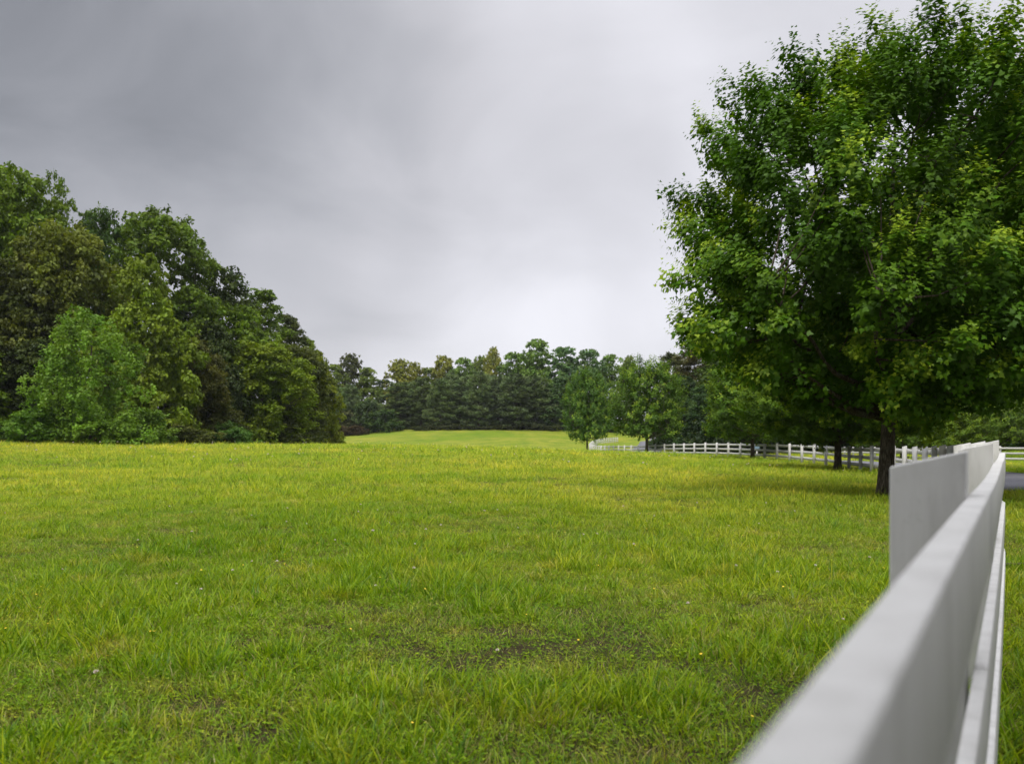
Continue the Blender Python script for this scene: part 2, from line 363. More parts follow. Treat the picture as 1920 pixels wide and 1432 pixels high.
# ------------------------------------------------------------------ fences
def box8(c8):
    """8 corners: bottom ring 0-3, top ring 4-7"""
    return np.array(c8, float), np.array([(3, 2, 1, 0), (4, 5, 6, 7), (0, 1, 5, 4), (1, 2, 6, 5), (2, 3, 7, 6), (3, 0, 4, 7)])
def bevel_obj(o, w):
    m = o.modifiers.new('bevel', 'BEVEL'); m.width = w; m.segments = 2; m.limit_method = 'ANGLE'; m.angle_limit = R(40)
def build_fence(name, xy, top, side, groups, label, rail_step=2, near=False, seed=1, group=None):
    """xy: points on the face between posts and rails; side=+1 rails to the right of the walking direction"""
    rg = np.random.default_rng(seed)
    root = empty(name, (xy[0][0], xy[0][1], top[0]+CZ-PH)); tag(root, label, 'fence', group)
    org = np.array(root.location)
    t = unit(np.gradient(xy, axis=0)); nr = np.stack([t[:, 1], -t[:, 0]], 1)*side      # towards the rails
    w, dp = .127, .095
    for k in range(len(xy)):
        lean = rg.normal(0, .006 if k > 3 else .0, 2); tz = top[k]+CZ + (rg.normal(0, .006) if k > 3 else 0)
        p = xy[k]; gb = gz1(*p)-.25
        ring = [p, p + t[k]*dp, p + t[k]*dp - nr[k]*w, p - nr[k]*w]
        if side > 0: ring = ring[::-1]
        c8 = [(q[0], q[1], gb) for q in ring] + [(q[0]+lean[0], q[1]+lean[1], tz - (0 if abs((q-p)@nr[k]) < .01 else .031)) for q in ring]
        V, Fq = box8(c8)
        o = obj('post', mesh('post', V-org, Fq, M_paint), root)
        if k < 4: bevel_obj(o, .004)
    th, hh, pitch, off = .0345, .14, .32, .083
    for r in range(3):
        k = 0
        while k < len(xy)-1:
            e = min(k+rail_step - (1 if (k == 0 and r == 1) else 0), len(xy)-1)
            if k == 0 and near: e = 1
            pts = []
            for a in range(k, e+1):
                pts.append((xy[a][0], xy[a][1], top[a]+CZ-off-r*pitch))
            pts = np.array(pts)
            # board ends meet in the middle of the post
            dirs = unit(np.diff(pts[:, :2], axis=0)); L_ = []
            q = []
            for a in range(len(pts)-1):
                for f in np.linspace(0, 1, 5 if near or True else 2, endpoint=False): q.append(pts[a]*(1-f)+pts[a+1]*f - np.array([0, 0, (.012 if k else 0)*math.sin(math.pi*f)]))
            q.append(pts[-1]); q = np.array(q)
            q[:, :2] += .045*unit(np.gradient(q[:, :2], axis=0))
            q[:, 2] += rg.normal(0, .004)*(k > 1)
            q[0, :2] += dirs[0]*.001; q[-1, :2] -= dirs[-1]*.001
            tt = unit(np.gradient(q[:, :2], axis=0)); nq = np.stack([tt[:, 1], -tt[:, 0]], 1)*side
            g0 = .001
            if r == 1 and near: g0, th = .011, .023
            else: th = .0345
            ring = []
            for a in range(len(q)):
                A_ = q[a, :2]+nq[a]*g0; B_ = q[a, :2]+nq[a]*(g0+th); zt = q[a, 2]
                ring += [(A_[0], A_[1], zt-hh), (B_[0], B_[1], zt-hh), (B_[0], B_[1], zt), (A_[0], A_[1], zt)]
            V = np.array(ring)-org; m = len(q)
            Fq = []
            for a in range(m-1):
                for b in range(4):
                    c = (b+1) % 4; f = (a*4+b, (a+1)*4+b, (a+1)*4+c, a*4+c); Fq.append(f if side > 0 else f[::-1])
            Fq += [(0, 1, 2, 3), ((m-1)*4+3, (m-1)*4+2, (m-1)*4+1, (m-1)*4)]
            o = obj('rail', mesh('rail', V, np.array(Fq), M_paint), root)
            if near and k < 4: bevel_obj(o, .004)
            k = e
    return root
build_fence('rail_fence', line, topz, 1, None, 'long white three-rail board fence starting at the camera and curving away round the meadow', near=True, seed=3)
hx = resample(np.column_stack([hill_xy, hill_t]), 2.2); hx = np.column_stack([smooth(hx[:, :2], 6), hx[:, 2]])
hx[0, :2] = line[-1] + unit(hx[1, :2]-line[-1])*.5
build_fence('rail_fence', hx[:, :2], hx[:, 2], 1, None, 'far white fence climbing the slope behind the leftmost roadside tree', seed=4)
fx = resample(np.column_stack([far_xy, far_t]), 2.3)
build_fence('rail_fence', fx[:, :2], fx[:, 2], -1, None, 'white board fence on the other side of the grey lane', seed=5)

# ------------------------------------------------------------------ leaves and crowns
MAPLE = np.array([(0, 0), (.30, .05), (.52, .34), (.28, .42), (.0, 1.0), (-.28, .42), (-.52, .34), (-.30, .05)])
MAPLE_F = np.array([(0, 1, 2), (0, 2, 3), (0, 3, 4), (0, 4, 5), (0, 5, 6), (0, 6, 7)])
QUAD = np.array([(0, 0), (.36, .45), (0, 1.0), (-.36, .45)]); QUAD_F = np.array([(0, 1, 2, 3)])
NEED = np.array([(0, 0), (.16, .5), (0, 1.0), (-.16, .5)])
def leaves(pos, ax, nr, size, T, TF, droop=.25):
    """one flat or drooping leaf per row"""
    ax = unit(ax); sd = unit(np.cross(nr, ax)); nr = np.cross(ax, sd)
    k = len(T)
    V = pos[:, None] + size[:, None, None]*(T[None, :, 0, None]*sd[:, None] + T[None, :, 1, None]*ax[:, None]
        - droop*(T[None, :, 1, None]**2 + .8*np.abs(T[None, :, 0, None]))*nr[:, None]*1.0)
    Fq = (TF[None] + (np.arange(len(pos))*k)[:, None, None]).reshape(-1, TF.shape[1])
    return V.reshape(-1, 3), Fq
def sph(n, g): return unit(g.normal(size=(n, 3)))

def crown_points(g, H, z0, prof, ncl, dmin, lobes=.16, inner=.35, cx=None):
    """cluster centres in an uneven envelope; prof: list of (t, radius)"""
    ts, rs = zip(*prof); ph = g.uniform(0, 6.28, 6); out = []; tries = 0
    while len(out) < ncl and tries < ncl*60:
        tries += 1
        t = g.uniform(0, 1); az = g.uniform(0, 2*np.pi)
        rr = np.interp(t, ts, rs)
        if g.uniform() > rr/max(rs) + .28: continue
        rr *= 1 + lobes*(math.sin(2*az+ph[0]+3*t) + .7*math.sin(3*az+ph[1]-7*t) + .6*math.sin(5*az+ph[2]+11*t))
        f = g.uniform(.72, 1.0) if g.uniform() > inner else g.uniform(.15, .72)
        p = np.array([rr*f*math.cos(az), rr*f*math.sin(az), z0 + t*(H-z0)])
        if out and np.min(np.linalg.norm(np.array(out)-p, axis=1)) < dmin: continue
        out.append(p)
    return np.array(out)

def limbs(g, H, z0, r0, cl, bend=.0, nprim=18, twigs=True, top=.88, lean=(0, 0), nseg=8, leaders=1, flare=1.35):
    """trunk, primary limbs and twigs out to the leaf clusters"""
    parts = []
    n = 14; zs = np.linspace(0, H*top, n)
    ax = np.stack([lean[0]*zs/H + bend*np.sin(zs/H*5+1)*zs/H, lean[1]*zs/H + bend*np.cos(zs/H*4)*zs/H, zs], 1)
    ax[:, :2] += g.normal(0, .012*r0/.2, (n, 2))
    ax[0, 2] = -.3
    rad = r0*np.clip(1-(zs/(H*top))**.8*.93, .05, 1); rad[0] *= flare*1.15; 
    fine = np.linspace(0, 1, 40); zz_ = np.interp(fine, np.linspace(0, 1, n), ax[:, 2])
    A = np.stack([np.interp(zz_, ax[:, 2], ax[:, 0]), np.interp(zz_, ax[:, 2], ax[:, 1]), zz_], 1)
    Rr = np.interp(zz_, ax[:, 2], rad) * (1 + (flare-1)*np.exp(-np.maximum(zz_, 0)/(r0*1.6)))
    parts.append(tube(A, Rr, nseg+4, .06))
    def axp(z): return np.array([np.interp(z, ax[:, 2], ax[:, 0]), np.interp(z, ax[:, 2], ax[:, 1]), z])
    idx = g.choice(len(cl), min(nprim, len(cl)), replace=False)
    prim = []
    for q in idx:
        c = cl[q]; hd = np.hypot(c[0], c[1]); zo = np.clip(c[2] - hd*g.uniform(.5, 1.1) , z0*.75+.1*H*.1, H*top*.93); zo = min(zo, c[2]+.3)
        a = axp(zo); m1 = a*.55 + c*.45 + np.array([0, 0, -.10*hd]) + g.normal(0, .05*hd+.01, 3)
        s = np.linspace(0, 1, 10)[:, None]; pts = (1-s)**2*a + 2*s*(1-s)*m1 + s*s*c
        pts[1:-1] += g.normal(0, .02*hd/2+.004, (8, 3))
        r1 = np.interp(zo, ax[:, 2], rad)*g.uniform(.38, .6)
        parts.append(tube(pts, np.linspace(r1, .012*max(1, r0/.2), 10), 6)); prim.append(pts)
    if twigs:
        PP = np.concatenate([p[3:] for p in prim]) if prim else A
        for c in cl:
            d = np.linalg.norm(PP-c, axis=1) + np.maximum(PP[:, 2]-c[2]+.1, 0)*1.5
            b = PP[np.argmin(d)]
            if np.linalg.norm(b-c) < .15: continue
            mid = (b+c)/2 + np.array([0, 0, -.08*np.linalg.norm(b-c)])
            parts.append(tube([b, mid, c], np.array([.022, .015, .006])*max(1, r0/.18), 4))
    V, Fq = merge(parts)
    return V, Fq

def maple_mesh(seed, H, z0, prof, ncl, dmin, r0, shoots=20, lps=12, leaf=.1, clr=.42, center=(0, 0), lean=(0, 0), nprim=26, inner=.35, lobes=.14, T=MAPLE, TF=MAPLE_F, holes=(), flare=1.15, spikes=2):
    g = np.random.default_rng(seed)
    cl = crown_points(g, H, z0, prof, ncl, dmin, lobes=lobes, inner=inner); cl[:, 0] += center[0]; cl[:, 1] += center[1]
    for h in holes: cl = cl[np.linalg.norm((cl-np.array(h[:3])), axis=1) > h[3]]
    TV, TFc = limbs(g, H, z0, r0, cl, bend=.12, nprim=nprim, lean=lean, flare=flare)
    cen = np.array([center[0], center[1], z0+(H-z0)*.35])
    n = len(cl); out = unit(cl-cen); axis = unit(out*.95 + np.array([0, 0, .55]) + g.normal(0, .2, (n, 3)))
    csz = clr*g.uniform(.75, 1.25, n); tint = g.uniform(0, 1, n)
    k = np.repeat(np.arange(n), shoots)
    off = sph(len(k), g)*g.uniform(.35, 1, (len(k), 1))
    # plume: long along the axis, narrow near its tip
    al = (off*axis[k]).sum(1, keepdims=True); perp = off - al*axis[k]
    base = cl[k] + csz[k][:, None]*(axis[k]*al*1.6 + perp*(.95-.6*np.clip(al, 0, 1)))
    sdir = unit(axis[k]*.8 + off*.7 + np.array([0, 0, .35]) + g.normal(0, .25, (len(k), 3)))
    slen = csz[k]*g.uniform(.5, 1.0, len(k))
    # a few long upright leaders stick out of the top of every plume
    ks = np.repeat(np.arange(n), spikes); q_ = len(ks); k = np.concatenate([k, ks])
    o2 = unit(g.normal(0, .35, (q_, 3)) + axis[ks]); off = np.concatenate([off, o2])
    base = np.concatenate([base, cl[ks] + csz[ks][:, None]*(axis[ks]*g.uniform(.7, 1.2, (q_, 1)) + g.normal(0, .38, (q_, 3))*np.array([1, 1, .4]))])
    sdir = np.concatenate([sdir, unit(axis[ks]*.45 + np.array([0, 0, .9]) + g.normal(0, .16, (q_, 3)))]); slen = np.concatenate([slen, g.uniform(.3, .75, q_)*clr*1.2])
    al = np.concatenate([al, np.full((q_, 1), 1.0)])
    m = np.repeat(np.arange(len(k)), lps); s = np.tile(np.linspace(.0, 1, lps), len(k)) + g.uniform(-.03, .03, len(m))
    pos = base[m] + sdir[m]*(slen[m]*s)[:, None]
    side = unit(np.cross(sdir[m], sph(len(m), g)))
    ax = unit(side*1.0 + sdir[m]*(.2+.7*s)[:, None] + np.array([0, 0, -.45]))
    nr = unit(sdir[m]*.5 + off[m]*.8 + np.array([0, 0, .55]) + g.normal(0, .25, (len(m), 3)))
    topness = np.clip(al[:, 0], 0, 1)[m]
    size = leaf*g.uniform(.65, 1.2, len(m))*(1-.55*np.clip(s, 0, 1)**2)
    pos = pos + side*(leaf*.35)
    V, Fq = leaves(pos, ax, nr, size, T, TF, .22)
    K_ = len(T)
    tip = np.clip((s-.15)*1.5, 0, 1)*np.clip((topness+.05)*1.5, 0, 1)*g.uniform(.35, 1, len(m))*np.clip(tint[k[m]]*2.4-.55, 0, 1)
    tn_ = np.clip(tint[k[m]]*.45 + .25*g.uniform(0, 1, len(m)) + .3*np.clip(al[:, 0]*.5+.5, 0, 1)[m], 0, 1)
    return (TV, TFc), mesh('crown', V, Fq, M_leaf, {'tint': np.repeat(tn_, K_), 'tip': np.repeat(tip, K_)}), 

def forest_mesh(seed, H, z0, prof, ncl, clr, per, leaf, mat, r0=.25, flat=1.0, T=QUAD, lobes=.18, inner=.3, dm=.55, nprim=10, up=.5, sub=9, center=(0, 0)):
    """crown of leaf clumps, each clump a spray of smaller sub-clumps"""
    g = np.random.default_rng(seed)
    cl = crown_points(g, H-clr*.5, z0, prof, ncl, clr*dm, lobes=lobes, inner=inner)
    TV, TFc = limbs(g, H, z0, r0, cl, bend=.25, nprim=nprim, twigs=False, nseg=6, top=.85)
    n = len(cl); out = unit(cl - np.array([0, 0, z0+(H-z0)*.35])); tint = g.uniform(0, 1, n)
    csz = clr*g.uniform(.7, 1.3, n)
    # sub clumps on the outer/upper side of each clump
    k = np.repeat(np.arange(n), sub)
    so_ = unit(sph(len(k), g) + out[k]*.45 + np.array([0, 0, up*.6]))
    sc = cl[k] + so_*csz[k][:, None]*g.uniform(.45, 1.05, (len(k), 1))*np.array([1, 1, .8*flat])
    st = np.clip(tint[k]*.55 + g.uniform(0, .45, len(k)), 0, 1)
    ssz = csz[k]*g.uniform(.28, .5, len(k))
    m = np.repeat(np.arange(len(k)), per)
    o2 = unit(sph(len(m), g) + so_[m]*.5 + np.array([0, 0, up*.5]))
    pos = sc[m] + o2*ssz[m][:, None]*g.uniform(.3, 1.1, (len(m), 1))*np.array([1, 1, .75*flat])
    nr = unit(o2*.6 + np.array([0, 0, .55]) + g.normal(0, .45, (len(m), 3)))
    ax = unit(np.cross(nr, sph(len(m), g)) + np.array([0, 0, -.25]))
    size = leaf*g.uniform(.6, 1.4, len(m))
    V, Fq = leaves(pos, ax, nr, size, T, QUAD_F, .2)
    tip = np.clip(o2[:, 2]*1.2, 0, 1)*g.uniform(0, 1, len(m))*(st[m] > .5)
    return (TV, TFc), mesh('crown', V, Fq, mat, {'tint': np.repeat(np.clip(st[m]+g.uniform(-.12, .12, len(m)), 0, 1), 4), 'tip': np.repeat(tip, 4)})

def pine_mesh(seed, H, z0, Wd):
    g = np.random.default_rng(seed)
    n = 15; zs = np.linspace(0, H, n); A = np.stack([g.normal(0, .05, n), g.normal(0, .05, n), zs], 1); A[0] = (0, 0, -.4)
    parts = [tube(A, .19*(1-zs/H*.93), 7)]
    P_, O_, TI = [], [], []
    nb = 110
    for b in range(nb):
        t = (b+.5)/nb; zb = z0 + (H-z0)*t*.97; az = b*2.4 + g.normal(0, .3)
        Ln = Wd/2*(1-t)**.42*g.uniform(.55, 1.12)*min(1, .75+t) + .35
        d = np.array([math.cos(az), math.sin(az), g.uniform(-.15, .65)]); 
        s = np.linspace(0, 1, 6)[:, None]; pts = np.array([0, 0, zb]) + d*Ln*s + np.array([0, 0, -.14*Ln])*s*s*(1.6-t*1.5)
        parts.append(tube(pts, np.linspace(.05*(1-t)+.012, .008, 6), 4))
        q = int(9+14*Ln/(Wd/2)); f = g.uniform(.25, 1.03, q)
        c = np.stack([np.interp(f, s[:, 0], pts[:, a]) for a in range(3)], 1)
        sd = unit(np.cross(d, [0, 0, 1])); c += sd*(g.uniform(-1, 1, (q, 1))*Ln*.34*(1.15-f[:, None])) + np.array([0, 0, 1])*g.normal(.05, .20, (q, 1))
        P_.append(c); O_.append(np.repeat(unit(d)[None], q, 0)); TI.append(np.full(q, g.uniform(0, 1)))
    P_ = np.concatenate(P_); O_ = np.concatenate(O_); TI = np.concatenate(TI)
    per = 15; m = np.repeat(np.arange(len(P_)), per)
    dr = unit(sph(len(m), g) + O_[m]*.7 + np.array([0, 0, .35]))
    pos = P_[m] + g.normal(0, .14, (len(m), 3))*np.array([1, 1, .8])
    V, Fq = leaves(pos, dr, unit(sph(len(m), g)+np.array([0, 0, .6])), g.uniform(.26, .5, len(m)), NEED, QUAD_F, .05)
    tip = g.uniform(0, 1, len(m))*(g.uniform(0, 1, len(m)) > .6)
    return merge(parts), mesh('crown', V, Fq, M_needle, {'tint': np.repeat(np.clip(TI[m]*.7+g.uniform(0, .3, len(m)), 0, 1), 4), 'tip': np.repeat(tip, 4)})

PROTO = {}
def proto(key, data, H, Wd):
    (TV, TFc), cm = data
    PROTO[key] = (mesh('trunk', TV, TFc, M_bark, smooth=True), cm, H, Wd)
def tree(key, name, px, Y, top_y, w_px, color, label, cat='tree', group=None, rz=None, base=None, X=None, real=None):
    """px: pixel column of the trunk in the photo; Y: metres ahead; top_y / w_px: photo pixels, turned into a real height and spread"""
    tm, cm, H, Wd = PROTO[key]
    x = (px-960)/F*Y if X is None else X
    zb = gz1(x, Y) if base is None else base
    h = (818-top_y)/F*Y + CZ - zb; w = w_px/F*Y
    if real: h, w = real
    r = empty(name, (x, Y, zb - .05)); tag(r, label, cat, group)
    r.rotation_euler[2] = rng.uniform(0, 6.28) if rz is None else rz
    r.scale = (w/Wd, w/Wd, h/H)
    t = obj('trunk', tm, r); c = obj('crown', cm, r); c.color = tuple(color)+(1,)
    return r

OAKP = [(0, .55), (.15, .85), (.4, 1.0), (.65, .92), (.85, .66), (1, .36)]
TALLP = [(0, .35), (.2, .6), (.5, .9), (.75, 1.0), (.9, .75), (1, .35)]
CONEP = [(0, 1.0), (.2, .96), (.5, .72), (.75, .45), (.9, .26), (1, .10)]
FULLP = [(0, .95), (.2, 1.0), (.5, .93), (.75, .76), (.92, .52), (1, .34)]
def sp(p, r): return [(a, b*r) for a, b in p]
proto('oak1', forest_mesh(11, 20, 3.0, sp(OAKP, 4.6), 125, 1.5, 28, .32, M_far), 20, 11)
proto('oak2', forest_mesh(12, 22, 4.0, sp(TALLP, 4.6), 135, 1.4, 28, .32, M_far, lobes=.26), 22, 11)
proto('oak3', forest_mesh(13, 18, 1.5, sp(OAKP, 4.4), 115, 1.6, 28, .32, M_far, lobes=.22), 18, 11)
proto('full1', forest_mesh(14, 14, .3, sp(FULLP, 4.3), 140, 1.25, 28, .28, M_far, inner=.2), 14, 10.5)
proto('full2', forest_mesh(15, 13, .2, sp(CONEP, 4.4), 140, 1.2, 28, .28, M_far, inner=.2), 13, 10.5)
proto('cone1', forest_mesh(16, 18, 1.0, sp(CONEP, 3.6), 130, 1.2, 28, .29, M_far, inner=.25), 18, 8.5)
proto('thin1', forest_mesh(17, 20, 7, sp(TALLP, 3.3), 42, 1.25, 22, .27, M_far, lobes=.35, inner=.2), 20, 8)
proto('far1', forest_mesh(18, 17, .4, sp(FULLP, 4.5), 210, 1.05, 14, .40, M_far, lobes=.2, sub=7), 17, 11)
proto('far2', forest_mesh(19, 18, .6, sp(OAKP, 4.5), 210, 1.05, 14, .40, M_far, lobes=.25, sub=7), 18, 11)
proto('willow', forest_mesh(20, 10, .5, [(0, 4.2), (.25, 3.2), (.5, 3.6), (.75, 3.3), (.9, 2.3), (1, 1.0)], 105, .85, 24, .20, M_far, flat=1.5, up=.2, lobes=.3, inner=.3), 10, 8.5)
proto('bush1', forest_mesh(21, 3.2, .1, [(0, 1.6), (.4, 1.9), (.8, 1.3), (1, .6)], 38, .7, 22, .18, M_far, r0=.05, nprim=5), 3.2, 4.4)
proto('bush2', forest_mesh(22, 2.6, .05, [(0, 1.9), (.4, 2.0), (.8, 1.2), (1, .5)], 34, .65, 22, .17, M_far, r0=.05, nprim=5, lobes=.3), 2.6, 4.8)
proto('pine1', pine_mesh(23, 17, .5, 8.5), 17, 8.5)
proto('pine2', pine_mesh(24, 16, .9, 8.0), 16, 8.0)
SMP = [(0, .98), (.12, 1.08), (.35, 1.0), (.6, .95), (.8, .76), (.93, .48), (1, .25)]
proto('maple_s1', maple_mesh(31, 6.6, 1.55, sp(SMP, 2.5), 260, .30, .13, shoots=13, lps=9, leaf=.15, clr=.42, nprim=16), 6.6, 5.9)
proto('maple_s2', maple_mesh(32, 6.6, 1.6, sp(SMP, 2.5), 260, .30, .14, shoots=13, lps=9, leaf=.15, clr=.42, nprim=16), 6.6, 5.9)

# ---- the big maple by the fence
BX, BY = (1661-960)/F*16.0, 16.0
BZ = gz1(BX, BY)
(TVm, TFm), CM = maple_mesh(41, 8.72, 1.95, [(0, 1.8), (.07, 2.9), (.16, 3.75), (.25, 3.95), (.42, 3.9), (.6, 3.75), (.76, 3.25), (.88, 2.5), (.96, 1.6), (1, .7)],
    310, .62, .172, flare=1.02, spikes=10, shoots=48, lps=12, leaf=.118, clr=.48, center=(.25, 0), lean=(.25, 0), nprim=40, inner=.30, lobes=.10, holes=[(-.05, -2.6, 6.0, 1.15), (-.1, -1.3, 6.3, 1.1), (-.1, 0, 6.5, 1.1), (0, 1.4, 6.9, 1.15), (.1, 2.8, 7.3, 1.2), (.5, -2.0, 4.7, .55), (.6, 0, 4.8, .55), (.7, 2, 4.9, .55)])
TMm = mesh('trunk', TVm, TFm, M_bark, smooth=True)
big = empty('maple_tree', (BX, BY, BZ-.03)); tag(big, 'large maple with lime green shoot tips standing beside the nearest stretch of white fence', 'tree')
obj('trunk', TMm, big)
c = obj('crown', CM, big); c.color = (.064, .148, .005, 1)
PROTO['maple_b'] = (TMm, CM, 9.75, 8.9)

# ---- maples along the fence
tree('maple_b', 'maple_tree', 0, -5.2, 0, 0, (.060, .125, .006), 'unseen maple added just behind the camera to shade the nearest fence post', X=.2, real=(9.3, 9.2), rz=1.0)  # unseen tree, added so its shade falls on the near post and rails
GREEN = (.050, .125, .014)
tree('maple_b', 'maple_tree', 2015, 26, 75, 640, (.035, .095, .006), 'dark maple at the right edge of the photo, behind the large maple', rz=2.2)
G = 'maples in a row along the white fence'
tree('maple_b', 'maple_tree', 1571, 34.5, 560, 400, (.075, .150, .008), 'second maple, dark trunk before the fence just left of the large maple', group=G, rz=4.0)
tree('maple_s1', 'maple_tree', 1411, 50, 672, 200, (.085, .165, .012), 'light green maple of the row with a slim trunk, third from the camera', group=G, rz=.6)
tree('maple_s2', 'maple_tree', 1213, 72, 682, 150, (.075, .15, .012), 'broad spreading young maple whose trunk stands before the grey lane in the distance', group=G, rz=1.1)
tree('maple_s1', 'maple_tree', 1101, 83, 702, 96, (.075, .16, .020), 'compact round maple at the far left end of the fence row', group=G, rz=3.2)

# ---- forest on the left
FG = 'trees of the wood on the left of the meadow'
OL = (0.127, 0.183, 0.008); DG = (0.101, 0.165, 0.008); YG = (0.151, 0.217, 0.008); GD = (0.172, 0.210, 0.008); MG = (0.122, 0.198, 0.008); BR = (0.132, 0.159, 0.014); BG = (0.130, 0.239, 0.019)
left = [
 ('oak2', 'oak_tree', -60, 74, 330, 210, DG, 'dark oak at the left edge of the photo, tallest part of the left wood'),
 ('oak1', 'oak_tree', 28, 72, 318, 185, MG, 'tallest tree at the upper left corner of the wood, above the brownish one'),
 ('thin1', 'oak_tree', 97, 74, 338, 80, DG, 'thin-topped dark tree next to the tallest one, leaning out over the lower crowns'),
 ('oak3', 'oak_tree', 185, 80, 398, 130, (.050, .100, .016), 'fresh green treetop between the tallest tree and the broad dark oak'),
 ('oak2', 'oak_tree', 305, 82, 404, 180, DG, 'broad dark oak with ragged top, highest in the middle of the left wood'),
 ('oak1', 'oak_tree', 395, 88, 500, 150, (.046, .074, .012), 'dark tree on the right shoulder of the left wood, next to the broad oak'),
 ('thin1', 'oak_tree', 362, 84, 462, 90, DG, 'ragged thin branch top poking out right of the broad dark oak'),
 ('cone1', 'oak_tree', 492, 98, 538, 120, DG, 'pointed dark tree above the rounded yellow-green one at the right of the wood'),
 ('cone1', 'oak_tree', 540, 108, 585, 100, (.055, .072, .011), 'narrow pointed tree one step down the slope of the treetops'),
 ('cone1', 'oak_tree', 575, 116, 630, 80, OL, 'narrow tree near the right end of the left wood, beneath the pointed ones'),
 ('full1', 'oak_tree', 555, 92, 655, 120, (.070, .088, .012), 'olive green tree before the narrow ones near the right end of the left wood'),
 ('full2', 'oak_tree', 592, 98, 668, 92, GD, 'golden green tree at the right end of the left wood, sloping to the grass'),
 ('full1', 'oak_tree', 490, 84, 648, 165, YG, 'rounded yellow-green tree reaching the ground at the right of the left wood'),
 ('oak3', 'oak_tree', 440, 86, 575, 140, MG, 'mid green tree behind the rounded yellow-green one'),
 ('full1', 'oak_tree', 118, 69, 432, 210, BR, 'brownish olive oak below the tallest tree on the left'),
 ('full2', 'oak_tree', 268, 68, 488, 180, YG, 'tall yellow-green oak reaching the ground right of the bright green tree'),
 ('full1', 'oak_tree', 345, 74, 640, 130, (.090, .092, .012), 'olive yellow tree with stepped shoulders, low in front of the dark oak'),
 ('full2', 'oak_tree', 400, 80, 610, 130, (.040, .066, .011), 'dark tree between the stepped olive tree and the rounded yellow-green tree'),
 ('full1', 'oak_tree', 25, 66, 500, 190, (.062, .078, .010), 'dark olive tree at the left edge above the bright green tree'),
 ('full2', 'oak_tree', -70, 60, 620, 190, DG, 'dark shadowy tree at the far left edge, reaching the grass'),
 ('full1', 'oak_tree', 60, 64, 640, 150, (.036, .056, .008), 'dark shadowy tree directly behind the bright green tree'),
 ('full2', 'oak_tree', 405, 76, 740, 110, (.072, .084, .012), 'low olive tree at the foot of the wood, left of the rounded yellow-green one'),
]
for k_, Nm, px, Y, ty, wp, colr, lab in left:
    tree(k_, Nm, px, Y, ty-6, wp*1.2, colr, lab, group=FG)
tree('willow', 'locust_tree', 165, 58, 590, 225, BG, 'bright green loose-branched small tree standing before the dark left wood')
for px, Y, ty, wp, colr, lab in [
    (70, 57, 765, 120, (.11, .22, .018), 'bright green shrub at the foot of the bright small tree, on its left'),
    (190, 57, 775, 130, (.14, .25, .02), 'bright green shrub directly under the bright small tree'),
    (272, 60, 768, 110, (.12, .21, .018), 'leafy green shrub to the right of the bright small tree'),
    (10, 58, 790, 110, (.04, .085, .014), 'dark shrub at the left edge of the meadow'),
    (345, 66, 795, 110, (.075, .09, .014), 'olive shrub in the grass edge right of the bright small tree'),
    (435, 74, 790, 90, (.08, .17, .024), 'fresh green shrub low between the olive tree and rounded yellow-green tree'),
    (545, 86, 790, 100, (.06, .075, .012), 'dark olive shrub at the foot of the golden green tree'),
    (610, 100, 790, 60, (.10, .095, .014), 'last low shrub where the left wood meets the hill')]:
    tree('bush1' if rng.uniform() > .5 else 'bush2', 'shrub', px, Y, ty, wp*1.15, colr, lab, 'shrub', 'shrubs at the foot of the left wood')

# ---- distant treeline over the hill
TG = 'broadleaf trees of the distant treeline'; PG = 'dark pines in front of the distant treeline'
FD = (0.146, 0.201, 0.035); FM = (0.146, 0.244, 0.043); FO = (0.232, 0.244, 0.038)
for k_, px, Y, ty, wp, colr, lab in [
    ('far1', 625, 186, 684, 70, FD, 'dark distant tree just right of the left wood'),
    ('far2', 655, 190, 664, 55, (.07, .082, .024), 'round-topped tree standing highest at the left of the distant treeline'),
    ('far1', 688, 190, 690, 60, FD, 'lower treetop left of the notch in the distant treeline'),
    ('far1', 720, 205, 712, 55, (.04, .07, .026), 'lowest treetop in the notch of the distant treeline'),
    ('far2', 752, 190, 674, 56, FO, 'round olive treetop just right of the notch'),
    ('far2', 776, 196, 680, 44, FO, 'smaller olive treetop beside the round one right of the notch'),
    ('far1', 806, 198, 690, 62, FD, 'mid green tree behind the leftmost pines'),
    ('far2', 832, 196, 668, 60, FO, 'olive treetop over the middle of the pines'),
    ('far1', 868, 194, 672, 60, FM, 'bluish green treetop over the middle pines'),
    ('far2', 902, 198, 668, 50, FD, 'dark treetop left of the thin pair in the distance'),
    ('far2', 926, 192, 652, 42, FO, 'slender olive tree standing up from the distant treeline'),
    ('far1', 962, 190, 662, 66, FM, 'green tree left of the highest dome of the distant treeline'),
    ('far1', 1006, 186, 638, 78, FM, 'highest domed tree of the distant treeline'),
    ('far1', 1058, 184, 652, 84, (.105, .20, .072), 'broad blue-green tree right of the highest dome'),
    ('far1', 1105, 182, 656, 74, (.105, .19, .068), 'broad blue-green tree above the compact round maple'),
    ('far1', 1145, 186, 666, 60, FM, 'distant green tree above and between the two far maples'),
    ('far2', 1180, 178, 668, 46, FD, 'small dark-topped distant tree above the spreading young maple'),
    ('far1', 1060, 176, 705, 80, (.08, .15, .05), 'dark green tree behind the compact round maple')]:
    tree(k_, 'broadleaf_tree', px, Y, ty, wp*1.2, colr, lab, group=TG)
PI = (.13, .18, .075)
